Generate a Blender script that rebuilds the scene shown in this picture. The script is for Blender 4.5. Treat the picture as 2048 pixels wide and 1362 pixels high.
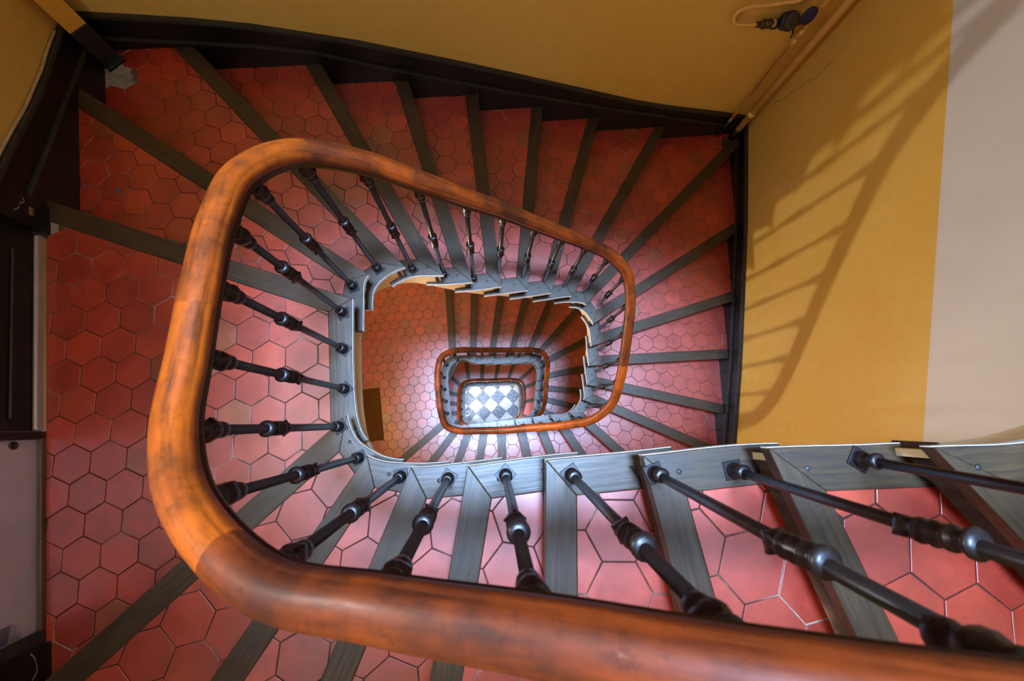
import bpy, math, random
from mathutils import Vector, Matrix
random.seed(7)
for o in list(bpy.data.objects):
    bpy.data.objects.remove(o, do_unlink=True)
scene = bpy.context.scene
COL = scene.collection

# ------------------------------------------------------------------ levels (metres)
ZL = 10.85          # height of the upper landing above the ground floor
RD, RU, RB = .168, .121, .19
ZM = ZL - 24 * RD   # lower landing

# ------------------------------------------------------------------ camera
F_PX, UN, VN = 796.0, 975.0, 840.0
nd = Vector(((UN - 1024) / F_PX, (VN - 681) / F_PX, 1.0)).normalized()
cx = (Vector((1, 0, 0)) - nd * nd.x).normalized()
cy = cx.cross(nd)
if cy.y > 0:
    cy = -cy
# rows of the world -> camera rotation (x right, y down, z forward)
row = [Vector((cx[i], cy[i], -nd[i])) for i in range(3)]
cam_d = bpy.data.cameras.new('camera')
cam = bpy.data.objects.new('camera', cam_d)
COL.objects.link(cam)
right, up, back = row[0], -row[1], -row[2]
m = Matrix.Identity(4)
for i in range(3):
    m[i][0], m[i][1], m[i][2] = right[i], up[i], back[i]
m[2][3] = ZL + 1.9
cam.matrix_world = m
cam_d.sensor_width = 36
cam_d.lens = F_PX * 36 / 2048
cam_d.clip_start = .02
cam_d.clip_end = 60
cam_d.dof.use_dof = True
cam_d.dof.focus_distance = 2.6
cam_d.dof.aperture_fstop = 3.5
scene.camera = cam
CAMP = Vector((0, 0, ZL + 1.9))

def px(p):
    d = Vector(p) - CAMP
    w = row[2].dot(d)
    if w < .02:
        return None
    return 1024 + F_PX * row[0].dot(d) / w, 681 + F_PX * row[1].dot(d) / w

# ------------------------------------------------------------------ world, lights, exposure
world = bpy.data.worlds.new('world')
scene.world = world
world.use_nodes = True
bgn = world.node_tree.nodes['Background']
bgn.inputs[0].default_value = (.62, .78, 1, 1)
bgn.inputs[1].default_value = .25

def area_light(name, loc, size, rot, power, color):
    d = bpy.data.lights.new(name, 'AREA')
    d.shape = 'RECTANGLE'
    d.size, d.size_y = size
    d.energy = power
    d.color = color
    o = bpy.data.objects.new(name, d)
    COL.objects.link(o)
    o.location = loc
    o.rotation_euler = rot
    return o
ZC = ZL + 8.4   # ceiling
area_light('skylight_daylight', (.2, .45, ZC + .45), (1.9, 1.5), (0, 0, math.radians(7)), 4000, (.36, .60, 1))
area_light('hall_fill_light', (.3, -1.05, 1.35), (1.6, 2.2), (math.radians(68), 0, 0), 300, (.8, .9, 1))  # unseen area light added to brighten the checkered ground floor
vs = scene.view_settings
scene.display_settings.display_device = 'sRGB'
vs.view_transform = 'Standard'
vs.look = 'None'
vs.gamma = 1
vs.use_curve_mapping = False
vs.exposure = 0.08

# ------------------------------------------------------------------ materials
def lin(c):
    return tuple(((v / 255) / 12.92 if v / 255 <= .04045 else ((v / 255 + .055) / 1.055) ** 2.4) for v in c) + (1,)

class NT:
    def __init__(s, name):
        s.m = bpy.data.materials.new(name)
        s.m.use_nodes = True
        s.t = s.m.node_tree
        s.b = s.t.nodes['Principled BSDF']
    def n(s, typ, **kw):
        nd_ = s.t.nodes.new(typ)
        for k, v in kw.items():
            setattr(nd_, k, v)
        return nd_
    def l(s, a, b):
        s.t.links.new(a, b)
    def pos(s, scale=(1, 1, 1), rot=(0, 0, 0)):
        g = s.n('ShaderNodeNewGeometry')
        mp = s.n('ShaderNodeMapping')
        mp.inputs['Scale'].default_value = scale
        mp.inputs['Rotation'].default_value = rot
        s.l(g.outputs['Position'], mp.inputs['Vector'])
        return mp.outputs[0]
    def obj(s, scale=(1, 1, 1)):
        g = s.n('ShaderNodeTexCoord')
        mp = s.n('ShaderNodeMapping')
        mp.inputs['Scale'].default_value = scale
        s.l(g.outputs['Object'], mp.inputs['Vector'])
        return mp.outputs[0]
    def uv(s, scale=(1, 1, 1)):
        g = s.n('ShaderNodeTexCoord')
        mp = s.n('ShaderNodeMapping')
        mp.inputs['Scale'].default_value = scale
        s.l(g.outputs['UV'], mp.inputs['Vector'])
        return mp.outputs[0]
    def noise(s, vec, scale, detail=4, rough=.6, out='Fac'):
        q = s.n('ShaderNodeTexNoise')
        q.inputs['Scale'].default_value = scale
        q.inputs['Detail'].default_value = detail
        q.inputs['Roughness'].default_value = rough
        s.l(vec, q.inputs['Vector'])
        return q.outputs[out]
    def ramp(s, fac, stops, interp='LINEAR'):
        r = s.n('ShaderNodeValToRGB')
        r.color_ramp.interpolation = interp
        e = r.color_ramp.elements
        while len(e) < len(stops):
            e.new(.5)
        for el, (p, c) in zip(e, stops):
            el.position = p
            el.color = c if len(c) == 4 else tuple(c) + (1,)
        s.l(fac, r.inputs[0])
        return r.outputs[0]
    def mix(s, a, b, fac, mode='MIX'):
        q = s.n('ShaderNodeMix', data_type='RGBA', blend_type=mode)
        for sock, v in ((q.inputs[0], fac), (q.inputs[6], a), (q.inputs[7], b)):
            if hasattr(v, 'is_linked'):
                s.l(v, sock)
            else:
                sock.default_value = v
        return q.outputs[2]
    def bump(s, h, strength, dist=.01):
        q = s.n('ShaderNodeBump')
        q.inputs['Strength'].default_value = strength
        q.inputs['Distance'].default_value = dist
        s.l(h, q.inputs['Height'])
        s.l(q.outputs[0], s.b.inputs['Normal'])
        return q.outputs[0]
    def set(s, **kw):
        for k, v in kw.items():
            i = s.b.inputs[k.replace('_', ' ')]
            if hasattr(v, 'is_linked'):
                s.l(v, i)
            else:
                i.default_value = v
        return s.m

G = lambda v: (v, v, v, 1)
M = {}

def mat_tile(name, brown=.9):
    t = NT(name)
    oi = t.n('ShaderNodeObjectInfo')
    base = t.ramp(oi.outputs['Random'], [(0, lin((152, 34, 2))), (.45, lin((166, 40, 3))), (brown - .03, lin((180, 48, 5))), (brown, lin((150, 62, 16))), (1, lin((138, 54, 14)))])
    v = t.pos()
    n1 = t.noise(v, 9, 5, .65)
    n2 = t.noise(v, 60, 3, .6)
    a = t.mix(base, t.ramp(n1, [(.35, G(.62)), (.62, G(1.08))]), .75, 'MULTIPLY')
    a = t.mix(a, t.ramp(n2, [(.3, G(.8)), (.6, G(1))]), .6, 'MULTIPLY')
    t.bump(t.noise(v, 7, 3, .5), .05, .02)
    return t.set(Base_Color=a, Roughness=t.ramp(n1, [(.3, G(.36)), (.7, G(.44))]), IOR=2.1, Coat_Weight=.2, Coat_Roughness=t.ramp(n2, [(.3, G(.12)), (.7, G(.2))]), Coat_IOR=1.6)
M['tile'] = mat_tile('terracotta_tile', .965)

def mat_grout():
    t = NT('grout')
    v = t.pos()
    n1 = t.noise(v, 3.2, 3, .6)
    n2 = t.noise(v, 120, 4, .7)
    a = t.ramp(n1, [(.50, lin((56, 42, 34))), (.57, lin((96, 80, 66))), (.66, lin((176, 160, 142)))])
    a = t.mix(a, t.ramp(n2, [(.3, G(.5)), (.65, G(1.15))]), .8, 'MULTIPLY')
    t.bump(n2, .6, .004)
    return t.set(Base_Color=a, Roughness=.85)
M['grout'] = mat_grout()

def mat_wood(name, c0, c1, coat, crough):
    t = NT(name)
    v = t.uv((3, 60, 1))
    n1 = t.noise(v, 1.6, 7, .7)
    n2 = t.noise(t.pos(), 5, 4, .6)
    n3 = t.noise(t.pos(), 130, 3, .7)
    a = t.ramp(n1, [(.34, lin(c0)), (.68, lin(c1))])
    a = t.mix(a, t.ramp(n2, [(.35, G(.6)), (.65, G(1.2))]), .7, 'MULTIPLY')
    a = t.mix(a, lin((150, 138, 120)), t.ramp(n3, [(.70, G(0)), (.78, G(.5))]))
    t.bump(n1, .3, .003)
    return t.set(Base_Color=a, Roughness=t.ramp(n1, [(.3, G(.5)), (.7, G(.36))]), IOR=1.5, Coat_Weight=coat * .15, Coat_Roughness=crough, Coat_IOR=1.6)
M['wood'] = mat_wood('dark_step_wood', (34, 24, 14), (78, 58, 36), 1, .2)
M['riser'] = mat_wood('riser_wood', (36, 24, 18), (58, 38, 28), .5, .3)
M['threshold'] = mat_wood('threshold_wood', (70, 48, 34), (104, 74, 52), .2, .4)

def mat_rail():
    t = NT('varnished_handrail_wood')
    oi = t.n('ShaderNodeObjectInfo')
    v = t.pos((1, 1, 1))
    g = t.uv((2.0, 30, 1))
    n1 = t.noise(g, 2.2, 7, .7)
    n2 = t.noise(v, 4.0, 5, .62)
    n3 = t.noise(v, 34, 6, .75)
    n4 = t.noise(t.uv((5, 60, 1)), 2.0, 4, .7)
    tone = t.ramp(oi.outputs['Random'], [(0, lin((98, 36, 5))), (.5, lin((126, 50, 6))), (1, lin((158, 70, 9)))])
    a = t.mix(tone, t.ramp(n1, [(.32, G(.3)), (.5, G(.95)), (.7, G(1.45))]), .9, 'MULTIPLY')
    a = t.mix(a, t.ramp(n2, [(.38, G(.22)), (.52, G(.8)), (.66, G(1.25))]), .9, 'MULTIPLY')
    a = t.mix(a, t.ramp(n3, [(.33, G(.25)), (.42, G(1))]), .4, 'MULTIPLY')
    a = t.mix(a, lin((206, 170, 130)), t.ramp(n4, [(.70, G(0)), (.76, G(.55))]))
    t.bump(n1, .1, .003)
    return t.set(Base_Color=a, Roughness=t.ramp(n2, [(.3, G(.65)), (.7, G(.45))]), IOR=1.3, Coat_Weight=.16, Coat_Roughness=t.ramp(n3, [(.3, G(.22)), (.7, G(.42))]), Coat_IOR=1.5)
M['rail'] = mat_rail()

def mat_simple(name, c, rough=.5, metal=0, bumpy=0, bscale=40, var=.25, vscale=8, coat=0, coatr=.2, ior=1.45):
    t = NT(name)
    v = t.pos()
    n1 = t.noise(v, vscale, 5, .65)
    a = t.mix(lin(c), t.ramp(n1, [(.3, G(1 - var)), (.7, G(1 + var * .4))]), 1.0, 'MULTIPLY')
    if bumpy:
        t.bump(t.noise(v, bscale, 4, .6), bumpy, .006)
    return t.set(Base_Color=a, Roughness=rough, Metallic=metal, Coat_Weight=coat, Coat_Roughness=coatr, IOR=ior)
M['iron'] = mat_simple('painted_iron', (24, 13, 13), .42, 0, .15, 60, .4, 30, .15, .25, 1.38)
M['lowrail'] = mat_simple('dark_varnished_moulding', (44, 16, 14), .3, 0, .05, 40, .4, 20, .3, .2)
M['black'] = mat_simple('black_gloss_paint', (13, 12, 12), .42, 0, .12, 24, .5, 14)
M['blackedge'] = mat_simple('worn_black_moulding', (46, 44, 39), .5, 0, .3, 70, .7, 22)
M['cream'] = mat_simple('cream_plaster', (214, 190, 148), .6, 0, .1, 20, .12, 5)
M['edge'] = mat_simple('worn_white_edge_paint', (208, 204, 200), .45, 0, .2, 60, .35, 30)
M['soffit'] = mat_simple('white_plaster', (226, 220, 208), .75, 0, .1, 20, .08, 4)
M['steel'] = mat_simple('brushed_steel', (214, 214, 220), .5, .7, .05, 300, .15, 4)
M['alu'] = mat_simple('aluminium', (168, 156, 146), .35, .35, 0, 10, .15, 9)
M['pipe'] = mat_simple('ochre_pipe_paint', (226, 180, 104), .5, 0, .1, 40, .2, 14)
M['brass'] = mat_simple('dirty_brass', (96, 74, 48), .42, .7, .3, 90, .6, 60)
M['blue'] = mat_simple('navy_plastic', (22, 34, 78), .4, 0, 0, 10, .25, 40)
M['dial'] = mat_simple('meter_dial', (58, 46, 40), .4, 0, .1, 60, .4, 90)
M['white'] = mat_simple('white_plastic', (214, 206, 192), .5)
M['cable'] = mat_simple('cream_cable', (178, 150, 112), .5, 0, .1, 80, .3, 40)
M['post'] = mat_simple('ochre_post_paint', (204, 146, 44), .5, 0, .08, 20, .1, 6)
M['mat'] = mat_simple('coir_mat', (104, 66, 22), .95, 0, 1.0, 240, .5, 70)
M['tag'] = mat_simple('tag_paper', (196, 160, 110), .6)
M['tagy'] = mat_simple('tag_yellow', (200, 150, 40), .6)
M['ink'] = mat_simple('tag_ink', (30, 24, 14), .6)
M['bluedot'] = mat_simple('blue_paint_dot', (46, 96, 150), .5)
M['patch'] = mat_simple('blue_reflection', (26, 86, 150), .4, 0, 0, 10, .4, 60)  # colour of a reflection in the steel plate, painted on
M['pink'] = mat_simple('pink_reflection', (190, 130, 150), .5)  # pink rim of the same painted reflection
M['stone_a'] = mat_simple('white_stone_slab', (224, 228, 232), .6, 0, .1, 30, .3, 14)
M['stone_b'] = mat_simple('grey_stone_slab', (140, 152, 170), .6, 0, .1, 30, .7, 16)
M['rubble'] = mat_simple('bare_mortar', (150, 136, 120), .9, 0, .8, 70, .5, 34)
M['rust'] = mat_simple('red_rust_drip', (120, 48, 18), .7, 0, .2, 60, .3, 40)
M['crack'] = mat_simple('dark_crack', (70, 50, 24), .8)
M['ceil'] = mat_simple('ceiling_paint', (235, 235, 232), .8, 0, 0, 10, .05, 3)
def mat_glow():
    t = NT('lit_lamp_glass')
    return t.set(Base_Color=(1, .95, .85, 1), Emission_Color=(1, .93, .82, 1), Emission_Strength=12.0)
M['glow'] = mat_glow()

def mat_wall(name, ax, ay, c0):
    """ochre below the line z = ax*x + ay*y + c0, off-white above it"""
    t = NT(name)
    g = t.n('ShaderNodeNewGeometry')
    sp = t.n('ShaderNodeSeparateXYZ')
    t.l(g.outputs['Position'], sp.inputs[0])
    def mth(op, a, b):
        q = t.n('ShaderNodeMath', operation=op)
        for s_, v_ in zip(q.inputs, (a, b)):
            if hasattr(v_, 'is_linked'):
                t.l(v_, s_)
            else:
                s_.default_value = v_
        return q.outputs[0]
    zz = mth('SUBTRACT', sp.outputs[2], mth('ADD', mth('MULTIPLY', sp.outputs[0], ax), mth('MULTIPLY', sp.outputs[1], ay)))
    mask = mth('GREATER_THAN', zz, c0)
    v = t.pos()
    n1 = t.noise(v, 1.6, 5, .6)
    n2 = t.noise(v, 14, 5, .7)
    ochre = t.ramp(n1, [(.3, lin((210, 168, 73))), (.7, lin((217, 179, 93)))])
    ochre = t.mix(ochre, t.ramp(n2, [(.3, G(.9)), (.6, G(1))]), .8, 'MULTIPLY')
    white = t.ramp(n1, [(.3, lin((200, 199, 202))), (.7, lin((210, 209, 212)))])
    t.bump(t.noise(v, 45, 4, .6), .08, .004)
    return t.set(Base_Color=t.mix(ochre, white, mask), Roughness=.5)
M['wall_right'] = mat_wall('wall_paint_right', 0, .24, ZL - .27)
M['wall_back'] = mat_wall('wall_paint_back', -.25, 0, ZL + .95)
M['wall_left'] = mat_wall('wall_paint_left', 0, 0, ZL + 1.5)
M['wall_front'] = mat_wall('wall_paint_front', .3, 0, ZL + 2.0)

# ------------------------------------------------------------------ mesh helpers
def link(o, parent=None):
    COL.objects.link(o)
    if parent is not None:
        o.parent = parent
    return o

def wpos(o):
    p = Vector((0, 0, 0))
    while o is not None:
        p += o.location
        o = o.parent
    return p

def mesh(name, verts, faces, mat, parent=None, smooth=False, origin=None):
    """verts in world coordinates; origin (world) becomes the object's location"""
    if origin is None:
        n = len(verts)
        origin = Vector((sum(v[0] for v in verts) / n, sum(v[1] for v in verts) / n, min(v[2] for v in verts)))
    origin = Vector(origin)
    me = bpy.data.meshes.new(name)
    me.from_pydata([(v[0] - origin.x, v[1] - origin.y, v[2] - origin.z) for v in verts], [], faces)
    if isinstance(mat, str):
        mat = M[mat]
    me.materials.append(mat)
    if smooth:
        me.polygons.foreach_set('use_smooth', [True] * len(me.polygons))
    me.update()
    o = bpy.data.objects.new(name, me)
    link(o, parent)
    o.location = origin - (wpos(parent) if parent is not None else Vector((0, 0, 0)))
    return o

def empty(name, loc):
    o = bpy.data.objects.new(name, None)
    o.empty_display_size = .1
    link(o)
    o.location = loc
    return o

def tag(o, label=None, cat=None, group=None, kind=None):
    if label: o['label'] = label
    if cat: o['category'] = cat
    if group: o['group'] = group
    if kind: o['kind'] = kind
    return o

def area2(p):
    return .5 * sum(p[i][0] * p[(i + 1) % len(p)][1] - p[(i + 1) % len(p)][0] * p[i][1] for i in range(len(p)))

def ccw(p):
    return p if area2(p) > 0 else p[::-1]

def inset(p, d):
    """offset a ccw polygon inwards by d"""
    n = len(p)
    out = []
    for i in range(n):
        a, b, c = Vector(p[i - 1]), Vector(p[i]), Vector(p[(i + 1) % n])
        e1, e2 = (b - a), (c - b)
        if e1.length < 1e-7 or e2.length < 1e-7:
            out.append(tuple(b)); continue
        e1.normalize(); e2.normalize()
        n1, n2 = Vector((-e1.y, e1.x)), Vector((-e2.y, e2.x))
        k = n1 + n2
        q = k.dot(k)
        s = 2 / q if q > .25 else 8 / 2
        b2 = b + k * (d * min(s, 2.5))
        out.append((b2.x, b2.y))
    return out

def clip(poly, pt, nrm):
    """keep the side where (p-pt).n >= 0"""
    out = []
    n = len(poly)
    for i in range(n):
        a, b = poly[i], poly[(i + 1) % n]
        da = (a[0] - pt[0]) * nrm[0] + (a[1] - pt[1]) * nrm[1]
        db = (b[0] - pt[0]) * nrm[0] + (b[1] - pt[1]) * nrm[1]
        if da >= 0:
            out.append(a)
        if (da >= 0) != (db >= 0):
            t = da / (da - db)
            out.append((a[0] + (b[0] - a[0]) * t, a[1] + (b[1] - a[1]) * t))
    return out

def clean(p, eps=.002):
    out = []
    for q in p:
        if not out or math.hypot(q[0] - out[-1][0], q[1] - out[-1][1]) > eps:
            out.append(q)
    while len(out) > 1 and math.hypot(out[0][0] - out[-1][0], out[0][1] - out[-1][1]) <= eps:
        out.pop()
    return out

def prism_data(poly, z0, z1, ch=0, bev_bottom=False, tilt=(0, 0)):
    poly = ccw(clean(poly))
    n = len(poly)
    rings = []
    if bev_bottom and ch:
        rings.append((inset(poly, ch), z0)); rings.append((poly, z0 + ch))
    else:
        rings.append((poly, z0))
    if ch:
        rings.append((poly, z1 - ch))
        rings.append((inset(poly, ch * .35), z1 - ch * .35))
        rings.append((inset(poly, ch), z1))
    else:
        rings.append((poly, z1))
    c = (sum(p[0] for p in poly) / n, sum(p[1] for p in poly) / n)
    V, Fc = [], []
    for r, z in rings:
        V += [(x, y, z + tilt[0] * (x - c[0]) + tilt[1] * (y - c[1])) for x, y in r]
    for k in range(len(rings) - 1):
        for i in range(n):
            j = (i + 1) % n
            Fc.append((k * n + i, k * n + j, (k + 1) * n + j, (k + 1) * n + i))
    Fc.append(tuple(range(n - 1, -1, -1)))
    b = (len(rings) - 1) * n
    Fc.append(tuple(range(b, b + n)))
    return V, Fc

def grain_uv(o, d):
    """u runs along direction d (in plan), v across it, so that wood grain follows the board"""
    me = o.data
    uv = me.uv_layers.new(name='grain')
    ou, ov = random.uniform(0, 40), random.uniform(0, 40)
    for lp in me.loops:
        c = me.vertices[lp.vertex_index].co
        uv.data[lp.index].uv = (c.x * d[0] + c.y * d[1] + ou, -c.x * d[1] + c.y * d[0] + c.z + ov)

def prism(name, poly, z0, z1, mat, parent=None, ch=0, bev_bottom=False, tilt=(0, 0), grain=None):
    V, Fc = prism_data(poly, z0, z1, ch, bev_bottom, tilt)
    o = mesh(name, V, Fc, mat, parent)
    if grain is not None:
        grain_uv(o, grain)
    return o

def box(name, c, size, mat, parent=None, ang=0, ch=0):
    hx, hy, hz = size[0] / 2, size[1] / 2, size[2] / 2
    ca, sa = math.cos(ang), math.sin(ang)
    poly = [(c[0] + x * ca - y * sa, c[1] + x * sa + y * ca) for x, y in ((-hx, -hy), (hx, -hy), (hx, hy), (-hx, hy))]
    return prism(name, poly, c[2] - hz, c[2] + hz, mat, parent, ch, bool(ch))

def tube_data(pts, r, seg=12, closed_ends=True):
    pts = [Vector(p) for p in pts]
    V, Fc = [], []
    n = len(pts)
    rr = r if hasattr(r, '__len__') else [r] * n
    ref = None
    for i, p in enumerate(pts):
        d = (pts[min(i + 1, n - 1)] - pts[max(i - 1, 0)]).normalized()
        if ref is None:
            ref = Vector((0, 0, 1)) if abs(d.z) < .9 else Vector((1, 0, 0))
        u = (ref - d * ref.dot(d)).normalized()
        w = d.cross(u)
        ref = u
        for k in range(seg):
            a = 2 * math.pi * k / seg
            V.append(tuple(p + u * (math.cos(a) * rr[i]) + w * (math.sin(a) * rr[i])))
    for i in range(n - 1):
        for k in range(seg):
            j = (k + 1) % seg
            Fc.append((i * seg + k, i * seg + j, (i + 1) * seg + j, (i + 1) * seg + k))
    if closed_ends:
        Fc.append(tuple(range(seg - 1, -1, -1)))
        Fc.append(tuple(range((n - 1) * seg, n * seg)))
    return V, Fc

def tube(name, pts, r, mat, parent=None, seg=12):
    V, Fc = tube_data(pts, r, seg)
    return mesh(name, V, Fc, mat, parent, smooth=True)

def lathe_data(prof, seg=12, lobes=0, lobe_amp=0, lobe_z=(0, 0)):
    """prof: list of (r, z)"""
    V, Fc = [], []
    for r, z in prof:
        for k in range(seg):
            a = 2 * math.pi * k / seg
            rr = r
            if lobes and lobe_z[0] <= z <= lobe_z[1]:
                rr = r + lobe_amp * max(0, math.cos(a * lobes)) ** 2
            V.append((rr * math.cos(a), rr * math.sin(a), z))
    n = len(prof)
    for i in range(n - 1):
        for k in range(seg):
            j = (k + 1) % seg
            Fc.append((i * seg + k, i * seg + j, (i + 1) * seg + j, (i + 1) * seg + k))
    Fc.append(tuple(range(seg - 1, -1, -1)))
    Fc.append(tuple(range((n - 1) * seg, n * seg)))
    return V, Fc

def lathe_mesh(name, prof, mat, seg=12, **kw):
    V, Fc = lathe_data(prof, seg, **kw)
    me = bpy.data.meshes.new(name)
    me.from_pydata(V, [], Fc)
    me.materials.append(M[mat])
    me.polygons.foreach_set('use_smooth', [True] * len(me.polygons))
    return me

def rotated(V, axis_from_z, at):
    q = Vector((0, 0, 1)).rotation_difference(Vector(axis_from_z).normalized())
    return [tuple(q @ Vector(v) + Vector(at)) for v in V]

def catmull(P, per=8):
    P = [Vector(p) for p in P]
    out = []
    n = len(P)
    for i in range(n - 1):
        p0, p1, p2, p3 = P[max(i - 1, 0)], P[i], P[i + 1], P[min(i + 2, n - 1)]
        for k in range(per):
            t = k / per
            out.append(.5 * ((2 * p1) + (p2 - p0) * t + (2 * p0 - 5 * p1 + 4 * p2 - p3) * t * t + (3 * p1 - p0 - 3 * p2 + p3) * t ** 3))
    out.append(P[-1])
    return out

# ------------------------------------------------------------------ plan of the stairwell
LW_A, LW_B = (-2.19, 1.05), (-2.36, 1.84)
TW_A, TW_B = (-1.898, 2.36), (1.684, 2.79)
RW_A, RW_B = (2.52, 1.85), (2.49, .06)
FW_A, FW_B = (-1.6, -1.80), (2.48, -1.42)
SK = .03   # skirting thickness

def line_x(a, b, c, d):
    a, b, c, d = map(Vector, (a, b, c, d))
    r, s = b - a, d - c
    t = (c - a).cross(s) / r.cross(s) if False else ((c - a).x * s.y - (c - a).y * s.x) / (r.x * s.y - r.y * s.x)
    q = a + r * t
    return (q.x, q.y)

CTR = Vector((.15, .42))
def inward(a, b, d):
    a, b = Vector(a), Vector(b)
    n = Vector((-(b - a).y, (b - a).x)).normalized()
    if n.dot(CTR - a) < 0:
        n = -n
    return a + n * d, b + n * d, n

LINES = {'left': (LW_A, LW_B), 'back': (TW_A, TW_B), 'right': (RW_A, RW_B), 'front': (FW_A, FW_B)}
def room_poly(d):
    L = {k: inward(*v, d) for k, v in LINES.items()}
    cs = []
    for p, q in (('front', 'right'), ('right', 'back'), ('back', 'left'), ('left', 'front')):
        cs.append(line_x(L[p][0], L[p][1], L[q][0], L[q][1]))
    return cs          # order: FR, BR, BL, FL (ccw)
ROOM = room_poly(0)
ROOMS = room_poly(SK)

def room_hit(p, d):
    """distance along d from p to the skirting faces"""
    best = 1e9
    n = len(ROOMS)
    for i in range(n):
        a, b = Vector(ROOMS[i]), Vector(ROOMS[(i + 1) % n])
        r = b - a
        den = d.x * r.y - d.y * r.x
        if abs(den) < 1e-9:
            continue
        t = ((a - p).x * r.y - (a - p).y * r.x) / den
        if t > 0:
            s = ((a - p).x * d.y - (a - p).y * d.x) / den
            if -1e-6 <= s <= 1 + 1e-6 and t < best:
                best = t
    return best

# nosing lines from the top down: (height, point towards the wall, tip at the well)
N = []
for k, O, I in ((11, (2.4, .50), (1.74, .36)), (10, (2.3, -.2), (1.66, .10)), (9, (1.85, -.6), (1.40, -.04)),
                (8, (1.30, -.335), (1.076, -.064)), (7, (.921, -.54), (.747, -.073)), (6, (.505, -.36), (.450, -.101)), (5, (.180, -.343), (.185, -.123)),
                (4, (-.123, -.511), (-.065, -.153)), (3, (-.539, -.841), (-.277, -.169)), (2, (-.957, -.895), (-.472, -.137)), (1, (-1.611, -.94), (-.603, .021))):
    N.append(dict(z=ZL + k * RU, O=O, I=I, k='t%d' % k))
for k, O, I in ((1, (-2.159, 1.051), (-.663, .577)), (2, (-2.328, 1.843), (-.649, .766)), (3, (-1.898, 2.334), (-.495, .880)), (4, (-1.197, 2.450), (-.289, .897)),
                (5, (-.632, 2.521), (-.111, .915)), (6, (-.111, 2.557), (.091, .946)), (7, (.442, 2.644), (.297, .979)), (8, (.976, 2.682), (.508, 1.015)),
                (9, (1.684, 2.767), (.713, 1.046)), (10, (2.449, 2.66), (.878, 1.023)), (11, (2.486, 1.852), (.980, .883)), (12, (2.448, 1.176), (.999, .704)),
                (13, (2.458, .622), (1.011, .533)), (14, (2.462, .061), (1.030, .359)), (15, (2.239, -.303), (1.026, .211)), (16, (1.395, -.357), (.906, .079)),
                (17, (1.014, -.396), (.712, .056)), (18, (.711, -.429), (.527, .029)), (19, (.439, -.463), (.334, .006)), (20, (.14, -.495), (.125, -.018)),
                (21, (-.145, -.521), (-.077, -.038)), (22, (-.435, -.549), (-.264, -.062)), (23, (-.782, -.538), (-.435, -.066)), (24, (-1.285, -.578), (-.525, .085))):
    N.append(dict(z=ZL - (k - 1) * RD, O=O, I=I, k='s%d' % k))
LOW = [(1, (-.582, 2.0), (-.475, .850)), (2, (-.192, 2.022), (-.187, .868)), (3, (.238, 2.028), (.090, .890)), (4, (.666, 2.03), (.395, .920)), (5, (1.117, 2.045), (.672, .965)),
       (6, (1.619, 1.915), (.800, .985)), (7, (1.809, 1.391), (.872, .890)), (8, (1.755, .884), (.886, .694)), (9, (1.747, .478), (.888, .535)), (10, (1.729, .174), (.888, .375)),
       (11, (1.75, -.25), (.880, .21)), (12, (1.4, -.5), (.790, .065)), (13, (.95, -.5), (.62, .035)), (14, (.62, -.5), (.43, .012)), (15, (.36, -.5), (.24, -.01)),
       (16, (.07, -.5), (.05, -.033)), (17, (-.2, -.5), (-.13, -.052)), (18, (-.5, -.5), (-.30, -.066)), (19, (-.9, -.45), (-.445, -.045)), (20, (-1.2, -.15), (-.515, .05)),
       (21, (-1.2, .19), (-.535, .21)), (22, (-1.2, .46), (-.555, .41)), (23, (-1.2, .76), (-.575, .62)), (24, (-1.0, 1.2), (-.54, .78)), (25, (-.496, 1.33), (-.42, .845)),
       (26, (-.10, 1.35), (-.11, .868)), (27, (.30, 1.36), (.22, .90)), (28, (.70, 1.36), (.55, .935)), (29, (1.3, 1.4), (.80, .955)), (30, (1.4, .99), (.885, .80)),
       (31, (1.4, .53), (.888, .43)), (32, (1.4, -.1), (.87, .14)), (33, (.8, -.5), (.62, .035)), (34, (.4, -.5), (.30, -.0)), (35, (.0, -.5), (-.02, -.035)), (36, (-.4, -.5), (-.30, -.066)), (37, (-.9, -.4), (-.50, .02))]
for k, O, I in LOW:
    z = ZM - (k - 1) * RD if k <= 11 else ZM - 10 * RD - (k - 11) * RB
    N.append(dict(z=z, O=O, I=I, k='u%d' % k))

IDX = {e['k']: i for i, e in enumerate(N)}
PER = 8
ICURVE = catmull([Vector((e['I'][0], e['I'][1], e['z'])) for e in N], PER)
for i, e in enumerate(N):
    I, O = Vector(e['I']), Vector(e['O'])
    d = (O - I).normalized()
    n = Vector((-d.y, d.x))
    nx = Vector(N[i + 1]['I']) if i + 1 < len(N) else I + (I - Vector(N[i - 1]['I']))
    if n.dot(nx - I) < 0:
        n = -n
    e['d'], e['n'] = d, n        # n points downstairs

NW, RWID, OVER, BT = .097, .114, .03, .034
HEXF = .148

def hexagon(c, f, ang):
    R = f / math.sqrt(3)
    return [(c[0] + R * math.cos(ang + math.pi / 6 + k * math.pi / 3), c[1] + R * math.sin(ang + math.pi / 6 + k * math.pi / 3)) for k in range(6)]

def hex_cells(bounds, f, ang, org):
    u = Vector((math.cos(ang), math.sin(ang)))
    v = Vector((-math.sin(ang), math.cos(ang)))
    row_h = f * math.sqrt(3) / 2
    x0, y0, x1, y1 = bounds
    c = Vector(((x0 + x1) / 2, (y0 + y1) / 2))
    R = math.hypot(x1 - x0, y1 - y0) / 2 + f
    d0 = c - Vector(org)
    i0, j0 = int(d0.dot(u) / f), int(d0.dot(v) / row_h)
    nn = int(R / row_h) + 2
    for j in range(j0 - nn, j0 + nn + 1):
        for i in range(i0 - nn, i0 + nn + 1):
            yield Vector(org) + u * (f * (i + (.5 if j % 2 else 0))) + v * (row_h * j)

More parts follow.
